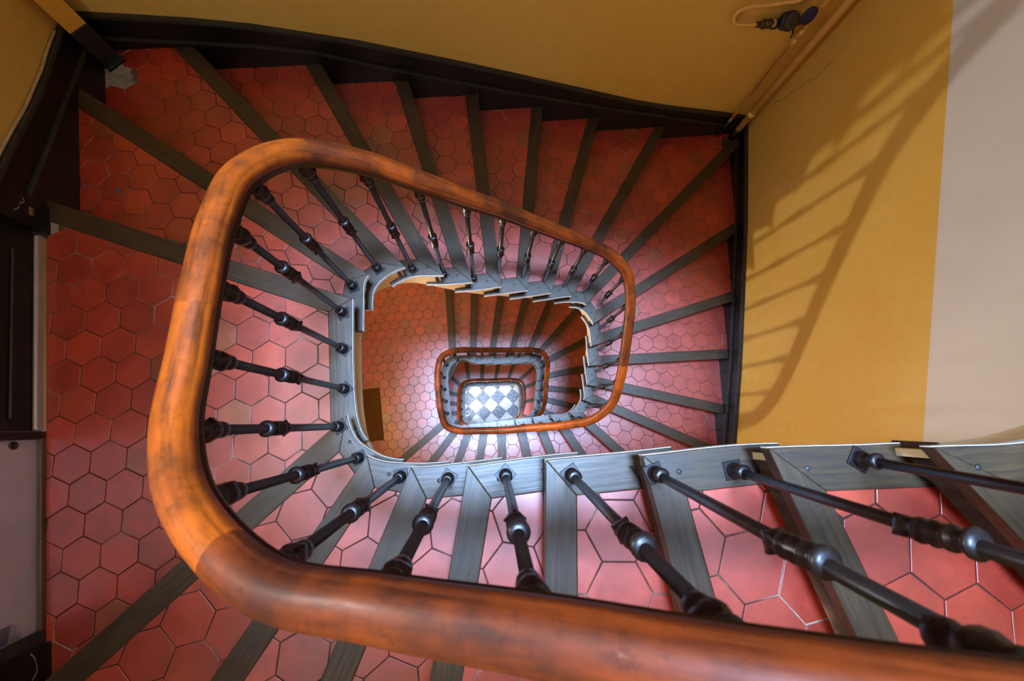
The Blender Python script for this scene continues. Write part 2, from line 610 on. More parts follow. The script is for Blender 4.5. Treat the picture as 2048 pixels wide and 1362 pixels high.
def bounds(p):
    return min(q[0] for q in p), min(q[1] for q in p), max(q[0] for q in p), max(q[1] for q in p)

TILES = {}
def lay_tiles(parent, thing, zt, region, f, ang, org, percell=None, gap=.0042, hole=None):
    """clip a lattice of hexagons by half planes; keep them for later so that the largest become objects"""
    lst = TILES.setdefault(thing, [])
    poly = region
    for c in hex_cells(bounds(poly), f, ang, org):
        h = hexagon(c, f * (1 + random.uniform(-.004, .004)), ang + random.uniform(-.012, .012))
        h = inset(ccw(h), gap / 2)
        n = len(poly)
        for i in range(n):
            a, b = poly[i], poly[(i + 1) % n]
            h = clip(h, a, (-(b[1] - a[1]), b[0] - a[0]))
            if len(h) < 3:
                break
        if len(h) >= 3 and percell:
            for pt, nr in percell(c):
                h = clip(h, pt, nr)
                if len(h) < 3:
                    break
        h = clean(h, .0025)
        if len(h) < 3 or area2(h) < .00035:
            continue
        if hole and any(math.hypot(c.x - hx, c.y - hy) < hr for hx, hy, hr in hole):
            continue
        cc = (sum(p[0] for p in h) / len(h), sum(p[1] for p in h) / len(h))
        s = px((cc[0], cc[1], zt))
        size = 0
        if s and -60 < s[0] < 2108 and -60 < s[1] < 1422:
            size = area2(h) / (CAMP.z - zt) ** 2
        lst.append((size, parent, h, zt))

def flush_tiles(thing, limit=300):
    lst = sorted(TILES.get(thing, []), key=lambda t: -t[0])
    rest_v, rest_f = [], []
    for i, (s, par, h, zt) in enumerate(lst):
        dz = random.uniform(-.0008, .0008)
        tl = (random.uniform(-.004, .004), random.uniform(-.004, .004))
        V, Fc = prism_data(h, zt - .016, zt + dz, .0012, False, tl)
        if i < limit and s > 0:
            mesh('tile', V, Fc, 'tile', par)
        else:
            b = len(rest_v)
            rest_v += V
            rest_f += [tuple(x + b for x in q) for q in Fc]
    if rest_v:
        o = mesh('tile_field', rest_v, rest_f, 'tile', thing)
        o['kind'] = 'stuff'

BOLT = lathe_mesh('screw_head', [(.008, 0), (.0075, .0018), (.003, .0028)], 'blackedge', 8)

def front_line(e, back_off):
    """nosing line moved upstairs by back_off: point and direction"""
    p = Vector(e['I']) - e['n'] * back_off
    return p, e['d']

def offset_pt(cur, i, d):
    a, b = cur[max(i - 1, 0)], cur[min(i + 1, len(cur) - 1)]
    t = Vector((b.x - a.x, b.y - a.y)).normalized()
    n = Vector((-t.y, t.x))
    p = Vector((cur[i].x, cur[i].y))
    if n.dot(p - CTR) < 0:
        n = -n
    return p + n * d

def strip(name, pts, z0, z1, parent):
    """painted edge of a board, a thin skin on the side that faces the well"""
    V, Fc = [], []
    n = len(pts)
    cur = [Vector((p[0], p[1], 0)) for p in pts]
    for k in range(n):
        a, b = offset_pt(cur, k, -.0015), offset_pt(cur, k, .001)
        V += [(a.x, a.y, z0), (a.x, a.y, z1), (b.x, b.y, z1), (b.x, b.y, z0)]
    for k in range(n - 1):
        for u in range(4):
            w = (u + 1) % 4
            Fc.append((k * 4 + u, k * 4 + w, k * 4 + 4 + w, k * 4 + 4 + u))
    Fc += [(3, 2, 1, 0), tuple(range(n * 4 - 4, n * 4))]
    return mesh(name, V, Fc, 'edge', parent)

def build_step(thing, i, landing=False, riser=True, f=HEXF, org=None, ang=None, percell=None, hole=None, board_edge=True, extra_clip=()):
    """tread i: front edge N[i], back edge under N[i-1]"""
    e, p = N[i], N[i - 1]
    z = e['z']
    I, Ip = Vector(e['I']), Vector(p['I'])
    ch = (I - Ip).normalized()
    ni = Vector((-ch.y, ch.x))
    if ni.dot(I - CTR) < 0:
        ni = -ni                                   # points away from the well
    A0 = I + ni * RWID                             # line of the inner board's back edge
    fpt, fd = front_line(e, 0)
    bpt, bd = front_line(e, NW)
    rpt = Vector(p['I']) - p['n'] * OVER           # riser plane of the step above
    def side(poly, pt, nr):
        return clip(poly, (pt.x, pt.y), (nr.x, nr.y))
    core = side(side(ROOMS, Vector(e['I']) - e['n'] * .012, -e['n']), rpt - p['n'] * .02, p['n'])
    core = side(core, I + ni * .04, ni) if not percell else core
    if percell:
        core = side(core, I + ni * .04, (ni * 1.0 + e['d'] * .0).normalized()) if landing == 'upper' else core
    for pt, nr in extra_clip:
        core = clip(core, pt, nr)
    step = prism('landing_slab' if landing else 'step', core, z - .10, z - .004, 'grout', thing)
    # tiles
    reg = side(side(ROOMS, bpt - e['n'] * .001, -e['n']), rpt, p['n'])
    if not percell:
        reg = side(reg, A0 + ni * .001, ni)
    reg = ccw(clean(reg))
    if ang is None:
        a = math.atan2(e['d'].y, e['d'].x) + random.choice((0, math.pi / 6)) * 0
        mid = I.lerp(Vector(e['O']), .4)
        o_ = mid + Vector((random.uniform(-.1, .1), random.uniform(-.1, .1)))
    else:
        a, o_ = ang, Vector(org)
    if len(reg) >= 3:
        lay_tiles(step, thing, z, reg, f, a, o_, percell, hole=hole)
    # nosing board
    Bp = line_x(tuple(bpt), tuple(bpt + bd), tuple(A0), tuple(A0 + ch))
    t1 = room_hit(Vector(e['I']) + e['d'] * .2, e['d']) + .2
    t2 = room_hit(bpt + bd * .2, bd) + .2
    q1, q2 = I + e['d'] * t1, bpt + bd * t2
    nose = [tuple(I), tuple(q1), tuple(q2), Bp]
    prism('nosing', nose, z - BT, z + .0025, 'wood', step, .0028, True, grain=e['d'])
    # inner board along the well (returned nosing)
    c0 = i * PER
    cprev = (i - 1) * PER
    back_n = 0
    L = 0
    j = cprev
    while j > 0 and L < .12 and i > 1:
        L += (ICURVE[j].xy - ICURVE[j - 1].xy).length
        j -= 1
    outer = [(ICURVE[k].x, ICURVE[k].y) for k in range(c0, j - 1, -1)]
    inner = [tuple(offset_pt(ICURVE, k, .045)) for k in range(j, cprev + 1)]
    Q = line_x(tuple(rpt), tuple(rpt + p['d']), tuple(A0), tuple(A0 + ch))
    rin = line_x(tuple(rpt), tuple(rpt + p['d']), tuple(I + ni * .045), tuple(I + ni * .045 + ch))
    if board_edge:
        bd_ = prism('side_board', outer + inner + [Q, Bp], z - BT, z + .002, 'wood', step, .0028, True, grain=ch)
        strip('edge_strip', outer, z - BT + .004, z - .003, step)
    # screw on the mitre
    s = I + ni * .055 - ch * .10
    b = bpy.data.objects.new('screw', BOLT)
    link(b, step)
    b.location = Vector((s.x, s.y, z + .002)) - wpos(step)
    # riser below this nosing
    if riser:
        zn = N[i + 1]['z'] if i + 1 < len(N) else 0
        r0 = I - e['n'] * OVER + e['d'] * .03
        r1 = I - e['n'] * OVER + e['d'] * (t1 - .002)
        r2, r3 = r1 - e['n'] * .02, r0 - e['n'] * .02
        prism('riser', [tuple(r0), tuple(r1), tuple(r2), tuple(r3)], zn - .03, z - BT, 'riser', step, grain=e['d'])
    return step

def build_string(thing, i0, i1):
    """cream string face on the well side and the plaster soffit below steps i0..i1"""
    V, Fc = [], []
    for i in range(i0, i1 + 1):
        z, zp = N[i]['z'], N[i - 1]['z']
        idx = list(range((i - 1) * PER, i * PER + 1))
        b = len(V)
        for k in idx:
            t = (k - idx[0]) / (idx[-1] - idx[0])
            sh = (N[i - 1]['n'] * (1 - t) + N[i]['n'] * t) * (OVER + .004)
            o1, o2 = offset_pt(ICURVE, k, .032) - sh, offset_pt(ICURVE, k, .052) - sh
            zb = zp + (z - zp) * t - .30
            V += [(o1.x, o1.y, z - BT + .004), (o1.x, o1.y, zb), (o2.x, o2.y, zb - .005), (o2.x, o2.y, z - BT + .004)]
        for k in range(len(idx) - 1):
            a, c = b + k * 4, b + k * 4 + 4
            for u in range(3):
                Fc.append((a + u, a + u + 1, c + u + 1, c + u))
        Fc.append((b, b + 3, b + 2, b + 1))
        q = b + (len(idx) - 1) * 4
        Fc.append((q, q + 1, q + 2, q + 3))
    o = mesh('string', V, Fc, 'cream', thing)
    V, Fc = [], []
    for i in range(i0 - 1, i1 + 1):
        e = N[i]
        a = Vector(e['I']) + e['d'] * .05
        t = room_hit(Vector(e['I']) + e['d'] * .2, e['d']) + .19
        c = Vector(e['I']) + e['d'] * t
        V += [(a.x, a.y, e['z'] - .302), (c.x, c.y, e['z'] - .302), (a.x, a.y, e['z'] - .27), (c.x, c.y, e['z'] - .27)]
    for k in range(i1 - i0 + 1):
        a, c = k * 4, k * 4 + 4
        Fc += [(a, a + 1, c + 1, c), (a + 2, c + 2, c + 3, a + 3), (a, c, c + 2, a + 2), (a + 1, a + 3, c + 3, c + 1)]
    mesh('soffit', V, Fc, 'soffit', thing)

# ------------------------------------------------------------------ walls, ceiling, ground floor
def wall(name, key, z0, z1, mat):
    a, b = {'front': (ROOM[3], ROOM[0]), 'right': (ROOM[0], ROOM[1]), 'back': (ROOM[1], ROOM[2]), 'left': (ROOM[2], ROOM[3])}[key]
    a, b = Vector(a), Vector(b)
    n = Vector((-(b - a).y, (b - a).x)).normalized()
    if n.dot(CTR - a) > 0:
        n = -n
    t = (b - a).normalized() * .22
    o = prism(name, [tuple(a - t), tuple(b + t), tuple(b + t + n * .2), tuple(a - t + n * .2)], z0, z1, mat)
    o['kind'] = 'structure'
    return o
wl = wall('wall_left', 'left', -.1, ZC, 'wall_left')
wb = wall('wall_back', 'back', -.1, ZC, 'wall_back')
wr = wall('wall_right', 'right', -.1, ZC, 'wall_right')
wf = wall('wall_front', 'front', -.1, ZC, 'wall_front')

# ceiling with the skylight opening
SKY = [(-.85, -.4), (1.25, -.4), (1.25, 1.3), (-.85, 1.3)]
V = [(x, y, ZC) for x, y in room_poly(-.2)] + [(x, y, ZC) for x, y in (SKY[1], SKY[2], SKY[3], SKY[0])]
V += [(x, y, z + .2) for x, y, z in V]
Fc = []
for k in range(4):
    j = (k + 1) % 4
    Fc += [(k, j, 4 + j, 4 + k), (8 + k, 12 + k, 12 + j, 8 + j), (k, 8 + k, 8 + j, j), (4 + k, 4 + j, 12 + j, 12 + k)]
ceil = mesh('ceiling', V, Fc, 'ceil')
ceil['kind'] = 'structure'
V = []
for z in (ZC + .2, ZC + .7):
    V += [(x, y, z) for x, y in SKY] + [(x * 1.04, y * 1.04, z) for x, y in SKY]
Fc = []
for k in range(4):
    j = (k + 1) % 4
    Fc += [(k, 8 + k, 8 + j, j), (4 + k, 4 + j, 12 + j, 12 + k), (8 + k, 12 + k, 12 + j, 8 + j)]
lantern = mesh('window_1', V, Fc, 'white')
tag(lantern, 'white kerb of the skylight above the stairwell', None, kind='structure')

fl = prism('floor', room_poly(-.05), -.12, -.012, 'grout')
fl['kind'] = 'structure'
S_ = .335
sa = math.radians(49)
su, sv = Vector((math.cos(sa), math.sin(sa))), Vector((-math.sin(sa), math.cos(sa)))
so = Vector((.107, .47))
for i in range(-14, 15):
    for j in range(-14, 15):
        c = so + su * (i * S_) + sv * (j * S_)
        q = [c + su * (a * (S_ / 2 - .003)) + sv * (b * (S_ / 2 - .003)) for a, b in ((-1, -1), (1, -1), (1, 1), (-1, 1))]
        poly = [tuple(v) for v in q]
        for k in range(4):
            a, b = ROOM[k], ROOM[(k + 1) % 4]
            poly = clip(poly, a, (-(b[1] - a[1]), b[0] - a[0]))
            if len(poly) < 3:
                break
        if len(poly) < 3 or area2(poly) < .003:
            continue
        prism('slab', poly, -.03, random.uniform(-.001, .001), 'stone_a' if (i + j) % 2 == 0 else 'stone_b', fl, .003)

# the stair goes on above the camera: unseen plain plastered ring of flights up to the skylight, shades the outer treads
RING = [(1.74, .42, 1.05), (1.70, .75, 1.25), (1.5, .98, 1.42), (1.15, 1.10, 1.6), (.75, 1.10, 1.8), (.35, 1.03, 2.05), (-.05, .97, 2.3), (-.40, .91, 2.5), (-.60, .80, 2.68), (-.68, .62, 2.8),
        (-.64, .3, 2.85), (-.60, .02, 2.9), (-.47, -.13, 3.05), (-.2, -.18, 3.25), (.2, -.16, 3.5), (.6, -.13, 3.75), (1.0, -.09, 4.0), (1.22, 0, 4.2), (1.3, .2, 4.4), (1.3, .6, 4.7), (1.2, .95, 5.0),
        (.9, 1.09, 5.25), (.35, 1.03, 5.6), (-.3, .92, 6.0), (-.6, .8, 6.2), (-.66, .5, 6.3), (-.6, .02, 6.35)]
V, Fc = [], []
for x, y, z in RING:
    p = Vector((x, y)); d = (p - CTR).normalized()
    q = p + d * (room_hit(p, d) + .02)
    V += [(x, y, ZL + z), (q.x, q.y, ZL + z), (q.x, q.y, ZL + z + .35), (x, y, ZL + z + .35)]
for k in range(len(RING) - 1):
    a, c = k * 4, k * 4 + 4
    for u in range(4):
        w = (u + 1) % 4
        Fc.append((a + u, a + w, c + w, c + u))
Fc += [(3, 2, 1, 0), tuple(range(len(V) - 4, len(V)))]
rg = mesh('upper_flight_soffit', V, Fc, 'cream')
rg['kind'] = 'structure'

# ------------------------------------------------------------------ flights and landings
def flight(name, label, z):
    o = empty(name, (CTR.x, CTR.y, z))
    tag(o, label, 'stairs')
    return o
FU = flight('stair_flight', 'near flight of red tiled steps climbing to the right from the landing', ZL)
LU = empty('stair_landing', (-1.4, .4, ZL - .1)); tag(LU, 'wide red hexagon tiled landing beside the steel door plate', 'landing')
FM = flight('stair_flight', 'main flight of red tiled steps winding down from the upper landing along the ochre walls', ZM)
LM = empty('stair_landing', (-1.4, .4, ZM - .1)); tag(LM, 'lower red hexagon tiled landing with the brown doormat', 'landing')
FL = flight('stair_flight', 'lowest flight of red tiled steps seen deep inside the stairwell', 0)

T11, T1, S1, S24, U1, U37 = (IDX[k] for k in ('t11', 't1', 's1', 's24', 'u1', 'u37'))
for i in range(T11 + 1, T1 + 1):
    build_step(FU, i, f=.178)
build_string(FU, T11 + 1, T1)
build_step(LU, S1, landing=True, ang=math.radians(6), org=(-1.957, .698), hole=[(-2.16, .93, .09), (-1.84, -.93, .1)])
build_string(LU, S1, S1)
for i in range(S1 + 1, S24 + 1):
    hole = None
    if i == S1 + 2: hole = [(-2.33, 2.17, .11), (-2.33, 2.05, .09)]
    if i == IDX['s10']: hole = [(2.37, 2.72, .11)]
    build_step(FM, i, hole=hole)
build_string(FM, S1 + 1, S24)
# lower landing: convex towards the walls, clipped per tile at the two well edges
e1 = N[U1]
def cell_planes(c):
    if c.y < .70:
        a, b = Vector((-.525, .085)), Vector((-.584, .69))
    else:
        a, b = Vector((-.584, .69)), Vector((-.475, .85))
    d = (b - a).normalized()
    n = Vector((-d.y, d.x))
    if c.y < .70 and n.x > 0: n = -n
    if c.y >= .70 and n.y < 0: n = -n
    q = a + n * (RWID * .9)
    return [(tuple(q), tuple(n))]
dgn = Vector((-.85, .52)).normalized()
build_step(LM, U1, landing=True, f=.1435, ang=math.radians(7), org=(-1.2, .3), percell=cell_planes, board_edge=False,
           extra_clip=[((-.56, .60), tuple(dgn))])
# inner board of the lower landing
outer = [(ICURVE[k].x, ICURVE[k].y) for k in range(U1 * PER, (U1 - 1) * PER - 5, -1)]
crv = [Vector((-.47, -.04, 0)), Vector((-.53, .10, 0)), Vector((-.565, .35, 0)), Vector((-.588, .60, 0)), Vector((-.575, .74, 0)), Vector((-.52, .825, 0)), Vector((-.465, .852, 0))]
crv = catmull(crv, 6)
pi, po = [], []
for k in range(len(crv)):
    o2 = offset_pt(crv, k, RWID)
    po.append((crv[k].x, crv[k].y)); pi.append((o2.x, o2.y))
prism('side_board', po + pi[::-1], ZM - BT, ZM + .002, 'wood', LM, .004, True, grain=(-.1, 1))
strip('edge_strip', po, ZM - BT + .004, ZM - .003, LM)
V, Fc = [], []
for k in range(len(crv)):
    a, b = offset_pt(crv, k, .03), offset_pt(crv, k, .06)
    V += [(a.x, a.y, ZM - BT), (a.x, a.y, ZM - .13), (b.x, b.y, ZM - .13), (b.x, b.y, ZM - BT)]
for k in range(len(crv) - 1):
    for u in range(3):
        Fc.append((k * 4 + u, k * 4 + u + 1, k * 4 + 5 + u, k * 4 + 4 + u))
mesh('string', V, Fc, 'cream', LM)
for i in range(U1 + 1, U37 + 1):
    build_step(FL, i, f=.15)
build_string(FL, U1 + 1, U37)
for th in (FU, LU, FM, LM, FL):
    flush_tiles(th)

# bare mortar patches where tiles are missing
def rubble(name, pts, z, parent):
    o = prism(name, pts, z - .02, z - .0015, 'rubble', parent)
    return o
rubble('mortar_patch', [(-2.42, 2.25), (-2.37, 1.95), (-2.27, 1.95), (-2.24, 2.15), (-2.2, 2.28)], N[IDX['s3']]['z'], FM)

# ------------------------------------------------------------------ balusters and handrails
BASES = [(1.82, .42, 1.33), (1.80, .20, 1.21), (1.67, -.0, 1.09), (1.40, -.10, .97),
 (.995, -.103, .847), (.716, -.143, .726), (.481, -.15, .726), (.264, -.168, .605), (.063, -.182, .484), (-.14, -.208, .363), (-.335, -.215, .242), (-.537, -.155, .121),
 (-.628, -.027, .121), (-.66, .141, 0), (-.681, .328, 0), (-.699, .506, 0),
 (-.719, .693, -.168), (-.645, .86, -.336), (-.479, .925, -.504), (-.304, .955, -.672), (-.111, .992, -.84), (.068, 1.048, -1.008), (.257, 1.078, -1.176), (.447, 1.107, -1.344),
 (.642, 1.131, -1.512), (.851, 1.139, -1.68), (1.025, 1.06, -1.848), (1.086, .877, -2.016), (1.106, .695, -2.184), (1.119, .503, -2.352), (1.122, .322, -2.52), (1.089, .149, -2.688),
 (.954, .027, -2.856), (.773, -.012, -3.024), (.603, -.03, -3.192), (.416, -.05, -3.36), (.228, -.08, -3.528), (.042, -.1, -3.696), (-.155, -.122, -3.864), (-.331, -.13, -3.864),
 (-.51, -.085, -4.032), (-.578, .096, -4.032), (-.605, .267, -4.032), (-.629, .44, -4.032), (-.643, .616, -4.032), (-.61, .80, -4.032),
 (-.472, .895, -4.2), (-.284, .93, -4.368), (-.092, .955, -4.536), (.104, .986, -4.704), (.296, 1.01, -4.872), (.498, 1.035, -5.04), (.702, 1.06, -5.04), (.875, 1.04, -5.208), (.962, .91, -5.376), (.958, .734, -5.544), (.96, .54, -5.712)]
BASES = [(x, y, z + ZL) for x, y, z in BASES]
NB_MAIN = len(BASES)
# continue down the lowest flight, one on each step
for k in range(11, 38):
    i = IDX['u%d' % k]
    c = ICURVE[i * PER - PER + 2]
    o_ = offset_pt(ICURVE, i * PER - PER + 2, .072)
    BASES.append((o_.x, o_.y, N[i]['z']))
nb = len(BASES)
# the line of the rail: smoothed positions and heights
def smooth(vals, w):
    out = []
    n = len(vals)
    for i in range(n):
        s = t = 0
        for d in range(-4, 5):
            j = i + d
            if 0 <= j < n:
                g = math.exp(-.5 * (d / w) ** 2)
                s += vals[j] * g; t += g
        out.append(s / t)
    return out
zs = smooth([b[2] for b in BASES], 1.1)
xs = [b[0] for b in BASES]
ys = [b[1] for b in BASES]
xs2 = [xs[0]] + [xs[i - 1] * .12 + xs[i] * .76 + xs[i + 1] * .12 for i in range(1, nb - 1)] + [xs[-1]]
ys2 = [ys[0]] + [ys[i - 1] * .12 + ys[i] * .76 + ys[i + 1] * .12 for i in range(1, nb - 1)] + [ys[-1]]
RAILH = 1.005
RPTS = [Vector((xs2[i], ys2[i], zs[i] + RAILH)) for i in range(nb)]
for i, (yy, zz_) in {3: (-.11, 1.93), 4: (-.165, 1.82), 5: (-.205, 1.70), 6: (-.225, 1.60), 7: (-.233, 1.505), 8: (-.235, 1.41), 9: (-.238, 1.325), 10: (-.235, 1.235)}.items():
    RPTS[i].y, RPTS[i].z = yy, ZL + zz_
for i, zt in {10: 1.265, 11: 1.16, 12: 1.085, 13: 1.03, 14: .995, 15: .95, 16: .872, 17: .757, 18: .622, 19: .465, 20: .28, 21: .088, 22: -.10, 23: -.277, 24: -.452, 25: -.622, 26: -.775, 27: -.932, 28: -1.09, 29: -1.24,
              30: -1.385, 31: -1.55, 32: -1.75, 33: -1.93, 34: -2.10, 35: -2.28, 36: -2.45, 37: -2.62, 38: -2.77, 39: -2.90, 40: -3.02, 41: -3.09, 42: -3.11, 43: -3.12, 44: -3.13, 45: -3.16, 46: -3.26, 47: -3.40, 48: -3.55, 49: -3.70, 50: -3.84}.items():
    RPTS[i].z = ZL + zt - .03
for i, dx, dy in ((31, .01, -.02), (32, .01, -.035), (33, 0, -.035), (34, 0, -.035), (35, 0, -.03), (36, 0, -.025), (37, 0, -.015)):
    RPTS[i].x += dx
    RPTS[i].y += dy
RC = catmull(RPTS, 10)

half = [(.030, -.026), (.035, -.021), (.0385, -.010), (.039, .002), (.0365, .0095), (.0345, .0115), (.033, .0160), (.028, .0235), (.019, .0285), (.009, .0310)]
PROF = [(-a, b) for a, b in half] + [(0, .032)] + half[::-1]
CORE = [(-.031, -.024), (-.034, -.033), (-.026, -.040), (-.026, -.050), (-.016, -.056), (.016, -.056), (.026, -.050), (.026, -.040), (.034, -.033), (.031, -.024)]
def sweep(name, pts, prof, mat, parent, smooth_=True):
    V, Fc = [], []
    L, ln_ = [0], 0
    for i in range(1, len(pts)):
        ln_ += (pts[i] - pts[i - 1]).length
        L.append(ln_)
    ou = random.uniform(0, 30)
    n, mprof = len(pts), len(prof)
    for i, p in enumerate(pts):
        d = (pts[min(i + 1, n - 1)] - pts[max(i - 1, 0)])
        h = Vector((d.x, d.y, 0)).normalized()
        s = Vector((-h.y, h.x, 0))
        t = d.normalized()
        u = s.cross(t)
        if u.z < 0: u = -u
        for a, b in prof:
            V.append(tuple(p + s * a + u * b))
    for i in range(n - 1):
        for k in range(mprof):
            j = (k + 1) % mprof
            Fc.append((i * mprof + k, i * mprof + j, (i + 1) * mprof + j, (i + 1) * mprof + k))
    o = mesh(name, V, Fc, mat, parent, smooth_)
    uv = o.data.uv_layers.new(name='grain')
    for lp in o.data.loops:
        q = lp.vertex_index
        uv.data[lp.index].uv = (L[q // mprof] + ou, (q % mprof) * .006)
    return o

BAL_U = empty('balustrade', (-.2, .1, ZL)); tag(BAL_U, 'nearest wooden handrail on black iron balusters around the upper landing and near flight', 'balustrade')
BAL_M = empty('balustrade', (.2, .6, ZM)); tag(BAL_M, 'middle wooden handrail on black iron balusters following the main flight and lower landing', 'balustrade')
BAL_L = empty('balustrade', (.2, .5, 0)); tag(BAL_L, 'smallest and deepest wooden handrail ringing the checkered ground floor', 'balustrade')
SPLITS = [0, 4.2, 10.45, 13.55, 17.2, 18.9, 25.2, 27.35, 29.3, 35, 39.6, 41.3, 43.6, 46.2, 52.4, 54.8, 58, 64, 70, 75, nb - 1]
def owner(i):
    return BAL_U if i < 17.5 else (BAL_M if i < 45.8 else BAL_L)
for a, b in zip(SPLITS[:-1], SPLITS[1:]):
    i0, i1 = int(round(a * 10)), int(round(b * 10))
    par = owner((a + b) / 2)
    sweep('handrail_section', RC[i0:i1 + 1], PROF, 'rail', par)
    sweep('lower_moulding', RC[i0:i1 + 1], CORE, 'lowrail', par, False)

SHAFT = lathe_mesh('baluster_shaft', [(.0125, 0), (.0125, 1)], 'iron', 12)
FOOT = lathe_mesh('baluster_foot', [(.021, .004), (.0225, .012), (.021, .02), (.0165, .026), (.017, .045), (.021, .049), (.021, .055), (.0135, .058)], 'iron', 14)
KNOT = lathe_mesh('baluster_knot', [(.0128, -.058), (.019, -.054), (.0185, -.044), (.0155, -.030), (.021, -.026), (.0215, -.020), (.0165, -.012), (.022, 0), (.0165, .012), (.0215, .02), (.021, .026), (.0155, .03), (.018, .044), (.024, .050), (.024, .056), (.0128, .060)], 'iron', 16, lobes=4, lobe_amp=.007, lobe_z=(-.056, -.043))
CAPM = lathe_mesh('baluster_capital', [(.0128, -.085), (.019, -.080), (.020, -.066), (.0165, -.056), (.023, -.045), (.024, -.03), (.019, -.018), (.0235, -.008), (.0235, 0), (.013, .004)], 'iron', 14, lobes=4, lobe_amp=.005, lobe_z=(-.05, -.028))
pm = bpy.data.meshes.new('foot_plate')
pv, pf = prism_data([(-.027, -.027), (.027, -.027), (.027, .027), (-.027, .027)], 0, .005, .0012)
pm.from_pydata(pv, [], pf); pm.materials.append(M['iron'])

for i in range(nb):
    x, y, z = BASES[i]
    top = RPTS[i].z - .054
    par = owner(i)
    s = bpy.data.objects.new('baluster', SHAFT)
    link(s, par)
    s.location = Vector((x, y, z + .002)) - par.location
    H = top - z
    s.scale = (1, 1, 1)
    sh = s
    # own shaft length, so that no part is stretched
    me = SHAFT.copy()
    for v in me.vertices:
        if v.co.z > .5:
            v.co = (v.co.x + (RPTS[i].x - x), v.co.y + (RPTS[i].y - y), H)
    s.data = me
    for nm, dm, h in (('foot_plate', pm, 0), ('foot', FOOT, 0), ('knot', KNOT, .53), ('capital', CAPM, H - .02)):
        c = bpy.data.objects.new(nm, dm)
        link(c, sh)
        t = h / H
        c.location = ((RPTS[i].x - x) * t, (RPTS[i].y - y) * t, h)
        c.rotation_euler = (0, 0, .25 + i * .37 if nm != 'foot_plate' else .15 + (i % 5) * .22)
# newel at the foot of the stairs
xn, yn = -.585, .20
nw = empty('newel_post', (xn, yn, 0)); tag(nw, 'pale scrolled newel at the foot of the stairs on the checkered floor', 'newel post')
c = bpy.data.objects.new('newel_shaft', lathe_mesh('newel_shaft', [(.07, 0), (.07, .12), (.05, .15), (.055, .25), (.04, .5), (.045, .8), (.055, .9), (.04, .95), (.04, 1.05)], 'stone_b', 20)); link(c, nw)
sp = []
for k in range(40):
    a = k / 40 * 2 * math.pi * 1.6
    r = .085 - .06 * k / 40
    sp.append((xn + r * math.cos(a), yn + r * math.sin(a), 1.07))
tube('volute', sp, .03, 'stone_b', nw, 10)

# ------------------------------------------------------------------ skirting boards (strings against the wall)
def interp(tab, x):
    tab = sorted(tab)
    if x <= tab[0][0]:
        (a, b), (c, d) = tab[0], tab[1]
    elif x >= tab[-1][0]:
        (a, b), (c, d) = tab[-2], tab[-1]
    else:
        for k in range(len(tab) - 1):
            if tab[k][0] <= x <= tab[k + 1][0]:
                (a, b), (c, d) = tab[k], tab[k + 1]
                break
    return b + (d - b) * (x - a) / (c - a)

def slope_bar(name, pts, thick, hgt, nrm, mat, parent, proud):
    """bar following pts (x, y, z) on a wall face, standing proud of it by `proud`"""
    V, Fc = [], []
    for p in pts:
        for a, b in ((proud - thick, -hgt / 2), (proud, -hgt / 2), (proud + .002, 0), (proud, hgt / 2), (proud - thick, hgt / 2)):
            V.append((p[0] + nrm.x * a, p[1] + nrm.y * a, p[2] + b))
    n = len(pts)
    for i in range(n - 1):
        for k in range(5):
            j = (k + 1) % 5
            Fc.append((i * 5 + k, i * 5 + j, i * 5 + 5 + j, i * 5 + 5 + k))
    Fc.append((4, 3, 2, 1, 0)); Fc.append(tuple(range((n - 1) * 5, n * 5)))
    return mesh(name, V, Fc, mat, parent)

def skirting(name, key, var, top, mould, cuts, lo, hi, flat=None):
    a, b, n = inward(*LINES[key], 0)
    d = (b - a)
    def at(v):
        t = (v - (a.x if var == 'x' else a.y)) / (d.x if var == 'x' else d.y)
        return a + d * t
    root = empty(name, (*at((lo + hi) / 2), ZL + interp(mould, (lo + hi) / 2) - .5))
    root['kind'] = 'structure'
    cs = [lo] + [c for c in sorted(cuts) if lo + .05 < c < hi - .05] + [hi]
    for v0, v1 in zip(cs[:-1], cs[1:]):
        V, Fc = [], []
        e = .0015 * (1 if v1 > v0 else -1)
        for v in (v0 + e, v1 - e):
            p = at(v)
            zt = ZL + interp(mould, v)
            for off, z in ((.0, zt - .52), (SK, zt - .52), (SK, zt), (0, zt)):
                V.append((p.x + n.x * off, p.y + n.y * off, z))
        Fc = [(0, 1, 2, 3), (7, 6, 5, 4), (0, 4, 5, 1), (1, 5, 6, 2), (2, 6, 7, 3), (3, 7, 4, 0)]
        mesh('skirting_panel', V, Fc, 'black', root)
    m_ = 16
    vv = [lo + (hi - lo) * k / m_ for k in range(m_ + 1)]
    tp = [(*at(v), ZL + interp(top, v)) for v in vv]
    mp = [(*at(v), ZL + interp(mould, v)) for v in vv]
    V, Fc = [], []
    for p, q in zip(tp, mp):
        for off, z in ((0, q[2]), (SK * .75, q[2]), (SK * .75, p[2]), (0, p[2])):
            V.append((p[0] + n.x * off, p[1] + n.y * off, z))
    for k in range(m_):
        b_ = k * 4
        for u in range(4):
            w = (u + 1) % 4
            Fc.append((b_ + u, b_ + w, b_ + 4 + w, b_ + 4 + u))
    Fc += [(3, 2, 1, 0), tuple(range(m_ * 4, m_ * 4 + 4))]
    mesh('skirting_band', V, Fc, 'black', root)
    slope_bar('moulding', mp, .03, .016, n, 'blackedge', root, SK + .008)
    slope_bar('top_moulding', [(p[0], p[1], p[2] - .008) for p in tp], .03, .02, n, 'blackedge', root, SK + .004)
    return root
T_TOP = [(-2.46, -.11), (-2.32, -.12), (-1.61, -.20), (-.94, -.35), (-.15, -.58), (1.41, -1.07), (2.28, -1.25), (2.5, -1.31)]
